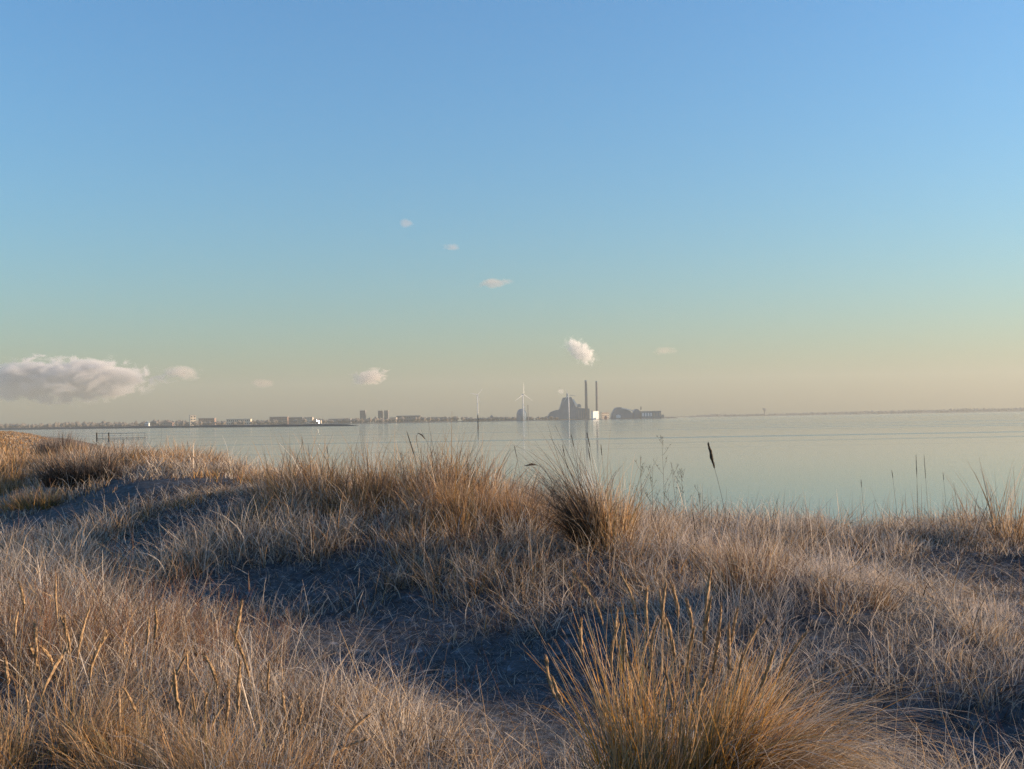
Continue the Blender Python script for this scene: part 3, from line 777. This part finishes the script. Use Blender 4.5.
def chimney(px, top, lab, rad=5.2, Y=YP, base=412, m=None, name='chimney'):
    x = X(px, Y); zt = at(px, top, Y).z
    r = empty(name, (x, Y - 20, 1.0)); tag(r, lab, 'chimney', 'tall flues of the plant')
    MB().tube([(0, 0, 0), (0, 0, zt * .5), (0, 0, zt - 5)], [rad * 1.15, rad, rad * .92], 16).build('shaft', m or M_CONC2, r)
    MB().tube([(0, 0, zt - 4.9), (0, 0, zt)], [rad * .98, rad * .98], 16).build('cap', M_STEEL, r)
    MB().tube([(0, 0, zt * .62), (0, 0, zt * .62 + 2)], [rad * 1.3, rad * 1.3], 16).build('platform', M_STEEL, r)
M_CONC2 = mat('dark_concrete', (.14, .14, .145), .85, noise=(.1, (.11, .105, .10)))
chimney(585.6, 380.6, 'left one of the two tall grey chimneys under the steam plume')
chimney(596.2, 381.4, 'right one of the two tall grey chimneys, above the sunlit white block', 4.8)

def turbine(px, hub, base_py, Y, L, ang, label, yaw=20, col=None):
    """tower, nacelle, hub and three blades"""
    zh = at(px, hub, Y).z
    r = empty('wind_turbine', (X(px, Y), Y, 1.0), R(yaw)); tag(r, label, 'wind turbine', 'wind turbines by the plant')
    zh -= 1.0
    MB().tube([(0, 0, 0), (0, 0, zh * .5), (0, 0, zh)], [2.6, 2.1, 1.5], 14).build('tower', M_TURB, r, smooth=True)
    MB().box(0, 1.5, zh - 1.6, 3.4, 11, 3.6, .9).build('nacelle', M_TURB, r)
    MB().tube([(0, -6.6, zh + .2), (0, -5.4, zh + .2), (0, -4.1, zh + .2)], [.6, 1.7, 1.9], 12).build('hub', M_TURB, r, smooth=True)
    for k in range(3):
        a = R(ang + 120 * k); dx, dz = math.sin(a), math.cos(a)
        v = []; K = 8
        for i in range(K + 1):
            t = i / K; c = 2.9 * (1 - .8 * t) if t > .12 else 1.6; th = .9 * (1 - .85 * t) + .1
            cx, cz = dx * (L * t + 1.2), dz * (L * t + 1.2)
            for s, q in ((-.35, 0), (.15, th), (.65, 0), (.15, -th)):
                v.append((cx + dz * c * s, -5.6 + q * .5 + s * c * .25, zh + .2 + cz - dx * c * s))
        f = [(i * 4 + j, i * 4 + (j + 1) % 4, i * 4 + 4 + (j + 1) % 4, i * 4 + 4 + j) for i in range(K) for j in range(4)] + [(3, 2, 1, 0), (K * 4, K * 4 + 1, K * 4 + 2, K * 4 + 3)]
        MB().add(v, f).build('blade', M_TURB, r)
turbine(477.2, 394.8, 421, 4300, 32, 40, 'white wind turbine standing alone left of the plant, behind the dark channel post', 15)
turbine(522.8, 394.6, 420, 4310, 46, 0, 'white wind turbine with one blade straight up, beside the grey silo', 35)
turbine(568.3, 395.2, 419, 4330, 30, 95, 'white wind turbine standing in front of the dark plant', -10)

# silo and its neighbours
r = empty('silo', (X(521, 4380), 4380, 1.0)); tag(r, 'dark grey domed silo at the foot of the second turbine', 'silo')
S_ = X(521, 4380)
MB().tube([(0, 0, 0), (0, 0, 28), (0, 0, 40), (0, 0, 45), (0, 0, 46.5)], [21, 20, 15, 9, 3], 20).build('tank', M_STEEL, r, smooth=True)
MB().box(-12, -24, 0, 16, 10, 18).build('shed', M_STEEL, r)
for px, top, lab, m, rad in ((524.3, 407, 'thin white mast in front of the grey silo', M_WHITE, 1.6), (527.6, 405.5, 'thin dark mast right of the grey silo', M_CONC2, 1.9)):
    x = X(px, 4360); zt = at(px, top, 4360).z
    r = empty('mast', (x, 4350, 1.0)); tag(r, lab, 'mast')
    MB().tube([(0, 0, 0), (0, 0, zt - 2)], [rad, rad * .8], 10).build('shaft', m, r)
    MB().tube([(0, 0, zt - 1.9), (0, 0, zt + .5)], [rad * 1.2, rad * 1.1], 10).build('cap', m, r)

building('warehouse', 'warehouse', 'bright white block lit by the sun at the foot of the right chimney', 590.8, 598.4, 411.2, 4280, 9, M_WHITE, None, rz=R(38))
building('office_building', 'building', 'cream building right of the sunlit white block', 600.3, 608.2, 412.6, 4300, 12, M_CREAM, (3, 5), wm=M_BRICK, rz=R(20))
building('warehouse', 'warehouse', 'low red shed at the water in front of the cream building', 604.0, 606.2, 415.6, 4270, 14, M_RED, None, 'pitched')

# dark domed stores and low sheds at right
r = empty('storage_hall', (X(622, YP), YP, 1.0)); tag(r, 'dark hump shaped storage hall right of the cream building', 'hall')
outline([(611.4, 419), (612.5, 413.5), (614.6, 409.6), (617, 407.4), (620.5, 407.2), (624, 408.3), (630, 411), (632.5, 413.4), (633, 419)], YP, M_STEEL, 'shell', 0, 70, r)
outline([(616, 418), (616, 415.6), (618, 414.6), (620.6, 415.6), (620.6, 418)], YP, M_WHITE, 'loading_bay', -4, 0, r)
outline([(621, 408.5), (622, 407.8), (633, 410.2), (633, 411)], YP, M_WHITE, 'conveyor', -8, -4, r)
r = empty('storage_hall', (X(637, YP), YP, 1.0)); tag(r, 'smaller dark hump shaped hall between the big one and the low sheds', 'hall')
outline([(633.5, 419), (634, 411.6), (636, 408.9), (638.6, 409.3), (640.2, 411.8), (640.5, 419)], YP, M_STEEL, 'shell', 0, 60, r)
outline([(640.6, 409.8), (640.6, 406.6), (641.6, 406.6), (641.6, 409.8)], YP, M_CONC2, 'vent_stack', 4, 9, r)
building('warehouse', 'warehouse', 'dark low shed with white doors right of the hump halls', 641, 652, 411.5, 4400, 60, M_STEEL, (1, 4), wm=M_WHITE)
building('warehouse', 'warehouse', 'dark flat shed at the right end of the plant', 652.6, 660.5, 411.2, 4410, 60, M_STEEL, (1, 3), wm=M_CONC)
building('warehouse', 'shed', 'tiny grey hut just past the right end of the plant', 661.2, 663.4, 414.2, 4420, 20, M_CONC, None, 'pitched')

# town to the left
building('tower_block', 'tower block', 'left one of the three grey tower blocks on the far shore', 359.4, 364.8, 411.0, 4700, 30, M_CONC2, (8, 4))
building('tower_block', 'tower block', 'middle one of the three grey tower blocks, close beside the right one', 377.6, 382.0, 411.2, 4720, 30, M_CONC2, (8, 4))
building('tower_block', 'tower block', 'right one of the three grey tower blocks on the far shore', 383.6, 387.6, 411.0, 4710, 30, M_CONC2, (8, 3))
building('apartment_building', 'apartment building', 'long low brick block left of the sun glint', 269, 287, 417.1, 4500, 26, M_BRICK, (4, 12))
building('apartment_building', 'apartment building', 'second low brick block, shorter, left of the sun glint', 288, 302, 417.5, 4520, 26, M_CONC2, (4, 9))
building('apartment_building', 'apartment building', 'narrow cream block nearest the sun glint', 303, 312, 417.5, 4490, 22, M_CREAM, (4, 6))
building('apartment_building', 'apartment building', 'low brick houses far left beside the cream tower', 198, 214, 418.5, 4480, 24, M_BRICK, (3, 9))
building('apartment_building', 'apartment building', 'pale long building between the cream tower and the brick blocks', 226, 250, 419.3, 4470, 24, M_CREAM, (2, 12))
building('apartment_building', 'apartment building', 'low grey building right of the sun glint', 328, 350, 418.9, 4500, 26, M_CONC, (3, 12))
building('apartment_building', 'apartment building', 'reddish building far left among the bare trees', 161, 172, 421.1, 4320, 22, M_BRICK, (2, 5), 'red')
building('house', 'house', 'small white house far left among the bare trees', 144.4, 148.2, 421.3, 4290, 12, M_WHITE, (1, 3), 'pitched')
building('water_tank', 'tower', 'cream tower with dark left side above the far woods', 188.6, 194.2, 415.6, 4420, 22, M_CREAM, (4, 2), rz=R(25))
building('warehouse', 'warehouse', 'low grey terminal right of the tower blocks', 396, 420, 415.9, 4560, 30, M_CONC2, (2, 10))
building('warehouse', 'warehouse', 'cream hall at the water below the right tower block', 389, 396, 417.5, 4400, 24, M_CREAM, (2, 4))
building('warehouse', 'warehouse', 'long grey shed half way to the lone turbine', 428, 446, 417.3, 4560, 30, M_CONC, (2, 8))
building('house', 'house', 'small dark hut on the shore between the lone turbine and the silo', 489.6, 492.6, 414.6, 4400, 12, M_BRICK, (1, 2), 'pitched')

# the glazed hall that throws the sun back at us
x, Y = X(318, 4400), 4400.0
r = empty('glazed_hall', (x, Y, 1.5)); tag(r, 'glazed hall flashing with the reflected low sun', 'building')
MB().box(0, 0, 0, 22, 18, 14).build('wall', M_CREAM, r)
tc_ = (Vector((0, 0, CZ)) - Vector((x, Y, 10))).normalized(); hn = (tc_ + sd).normalized()
g = MB().add([(-7, 0, -5), (7, 0, -5), (7, 0, 5), (-7, 0, 5), (-7, .6, -5), (7, .6, -5), (7, .6, 5), (-7, .6, 5)],
             [(0, 1, 2, 3), (7, 6, 5, 4), (0, 4, 5, 1), (1, 5, 6, 2), (2, 6, 7, 3), (3, 7, 4, 0)]).build('glazing', M_MIRROR, r, (0, -16, 9))
g.rotation_euler = hn.to_track_quat('-Y', 'Z').to_euler()

# water tower on the right shore
r = empty('water_tower', (X(764, 7650), 7650, 4.0)); tag(r, 'mushroom shaped water tower on the low right shore', 'water tower')
zt = at(764, 408.2, 7650).z
MB().tube([(0, 0, 0), (0, 0, zt - 22)], [6, 5], 12).build('shaft', M_CONC2, r)
MB().tube([(0, 0, zt - 21.9), (0, 0, zt - 12), (0, 0, zt - 4)], [6, 15, 14], 16).build('tank', M_CONC2, r)

# channel post in the water and its cage
Yp = 830.0
r = empty('channel_post', (X(477.4, Yp), Yp, 0)); tag(r, 'dark channel post standing in the calm water in front of the lone turbine', 'post')
zt = at(477.4, 416.5, Yp).z
MB().tube([(0, 0, -3), (0, 0, 2), (0, 0, zt)], [.42, .36, .28], 10).build('pile', M_DARK, r)
MB().tube([(0, 0, zt + .01), (0, 0, zt + 1.2)], [.34, .12], 8).build('topmark', M_DARK, r)

# bathing jetty at the left
Yj = 560.0
r = empty('jetty', (X(96, Yj), Yj, 0)); tag(r, 'small bathing jetty with thin railing reaching out from the left beach', 'jetty')
ox = r.location.x
def jx(px): return X(px, Yj) - ox
zd = at(120, 438.2, Yj).z; zr = at(120, 433.4, Yj).z
MB().box(.5 * (jx(97) + jx(146)), 0, zd, jx(146) - jx(97), 2.4, .22).build('deck', M_GALV, r)
for px in (97, 109):
    MB().box(jx(px), -1.0, -2, .5, .5, at(px, 432.6, Yj).z + 2).build('post', M_DARK, r)
for i, px in enumerate((103, 115, 121, 127, 133, 139, 145)):
    MB().tube([(jx(px), -1.1, -2), (jx(px), -1.1, zr)], .08, 6).build('post', M_GALV, r)
MB().tube([(jx(97), -1.1, zr + .05), (jx(145.5), -1.1, zr + .05), (jx(148.5), -1.1, zd - .1)], .10, 6).build('rail', M_GALV, r)
MB().tube([(jx(97), -1.1, .5 * (zr + zd)), (jx(145), -1.1, .5 * (zr + zd))], .04, 6).build('rail', M_GALV, r)

# ------------------------------------------------------------------ clouds and steam
def cloud_mat(name, dens, scale, col, thresh=.5, soft=.18, seed=0.0, aniso=.3, shear=1.7):
    m = bpy.data.materials.new(name); m.use_nodes = True
    n = m.node_tree; n.nodes.clear()
    out = n.nodes.new('ShaderNodeOutputMaterial'); v = n.nodes.new('ShaderNodeVolumePrincipled')
    v.inputs['Color'].default_value = (*col, 1); v.inputs['Anisotropy'].default_value = aniso
    tc = n.nodes.new('ShaderNodeTexCoord')
    ln = n.nodes.new('ShaderNodeVectorMath'); ln.operation = 'LENGTH'; n.links.new(tc.outputs['Object'], ln.inputs[0])
    geo = n.nodes.new('ShaderNodeNewGeometry')
    add = n.nodes.new('ShaderNodeVectorMath'); add.operation = 'ADD'; add.inputs[1].default_value = (seed * 913, seed * 377, seed * 551)
    sh = n.nodes.new('ShaderNodeMapping'); sh.inputs['Scale'].default_value = (1, 1, shear); n.links.new(geo.outputs['Position'], sh.inputs[0]); n.links.new(sh.outputs[0], add.inputs[0])
    nz = n.nodes.new('ShaderNodeTexNoise'); nz.inputs['Scale'].default_value = scale; nz.inputs['Detail'].default_value = 7; nz.inputs['Roughness'].default_value = .6; nz.inputs['Distortion'].default_value = .6
    n.links.new(add.outputs[0], nz.inputs['Vector'])
    # density where noise beats a threshold that rises towards the rim
    k = n.nodes.new('ShaderNodeMath'); k.operation = 'POWER'; k.inputs[1].default_value = 2.0; n.links.new(ln.outputs['Value'], k.inputs[0])
    th = n.nodes.new('ShaderNodeMapRange'); th.clamp = False; th.inputs[3].default_value = thresh - .18; th.inputs[4].default_value = thresh + .22
    n.links.new(k.outputs[0], th.inputs[0])
    sub = n.nodes.new('ShaderNodeMath'); sub.operation = 'SUBTRACT'; n.links.new(nz.outputs[0], sub.inputs[0]); n.links.new(th.outputs[0], sub.inputs[1])
    mr = n.nodes.new('ShaderNodeMapRange'); mr.inputs[1].default_value = 0; mr.inputs[2].default_value = soft; mr.inputs[4].default_value = dens
    n.links.new(sub.outputs[0], mr.inputs[0]); n.links.new(mr.outputs[0], v.inputs['Density']); n.links.new(v.outputs[0], out.inputs['Volume'])
    return m

def ico_mesh(name, sub=3):
    import bmesh
    bm = bmesh.new(); bmesh.ops.create_icosphere(bm, subdivisions=sub, radius=1.0)
    me = bpy.data.meshes.new(name); bm.to_mesh(me); bm.free(); return me

def cloud(px, py, Y, wpx, hpx, m, label, name='cloud', cat='cloud', tilt=0.0, depth=1.0, group='small clouds in the clear sky'):
    c = at(px, py, Y); s = Y / F
    o = link(name, ico_mesh(name), m, None, c)
    o.scale = (wpx * s / 2, wpx * s / 2 * depth, hpx * s / 2); o.rotation_euler = (0, R(tilt), 0)
    tag(o, label, cat, group); return o

YC = 15000.0
CC = (.98, .91, .86)
cloud(60, 380, YC, 260, 62, cloud_mat('bank_cloud', .022, .0046, (.95, .93, .92), .495, .17, .3), 'long blue grey cloud bank with peach tops low at the left', depth=.35)
cloud(184, 373, YC, 58, 20, cloud_mat('wisp_cloud', .008, .0035, CC, .48, .2, 1.7), 'small pink cloud just right of the long cloud bank', depth=.5)
cloud(369, 377, YC, 56, 24, cloud_mat('puff_cloud', .012, .006, CC, .49, .16, 2.4), 'small peach cloud above the three tower blocks', depth=.5, tilt=-8)
M_THIN = cloud_mat('thin_cloud', .0035, .005, (.98, .78, .68), .46, .2, 3.9)
cloud(407, 223, YC, 20, 13, M_THIN, 'tiny pink cloud highest in the sky', depth=.5)
cloud(452, 248, YC, 26, 12, M_THIN, 'tiny pink cloud between the highest one and the flat one', depth=.5)
cloud(494, 283, YC, 44, 14, M_THIN, 'small flat pink cloud in the middle of the sky', depth=.5, tilt=-4)
cloud(664, 351, YC, 36, 11, M_THIN, 'small faint pink cloud right of the steam plume', depth=.5)
cloud(263, 383, YC, 34, 12, M_THIN, 'faint grey wisp of cloud between the cloud bank and the peach cloud', depth=.5)

PL = cloud_mat('white_steam', .06, .055, (1, .98, .96), .50, .22, 5.1, .0, 1.0)
r = cloud(580, 351, YP - 10, 52, 28, PL, 'white steam plume drifting left above the two tall chimneys', 'steam_plume', 'steam', 38, .55, None)
r = cloud(561, 391, YP + 40, 9, 8, cloud_mat('thin_steam', .03, .06, (1, .97, .94), .42, .16, 6.2, .1), 'small steam puff at the peak of the dark plant', 'steam_plume', 'steam', 40, .6, None)

# ------------------------------------------------------------------ the air
hz = MB().box(0, 0, -3, 19600, 19600, 352 + 3).mesh('haze')
m = bpy.data.materials.new('cold_air'); m.use_nodes = True
n = m.node_tree; n.nodes.clear(); out = n.nodes.new('ShaderNodeOutputMaterial'); v = n.nodes.new('ShaderNodeVolumePrincipled')
v.inputs['Color'].default_value = (.60, .625, .585, 1); v.inputs['Density'].default_value = 9e-5; v.inputs['Anisotropy'].default_value = .15
n.links.new(v.outputs[0], out.inputs['Volume'])
tag(link('haze', hz, m), kind='stuff')
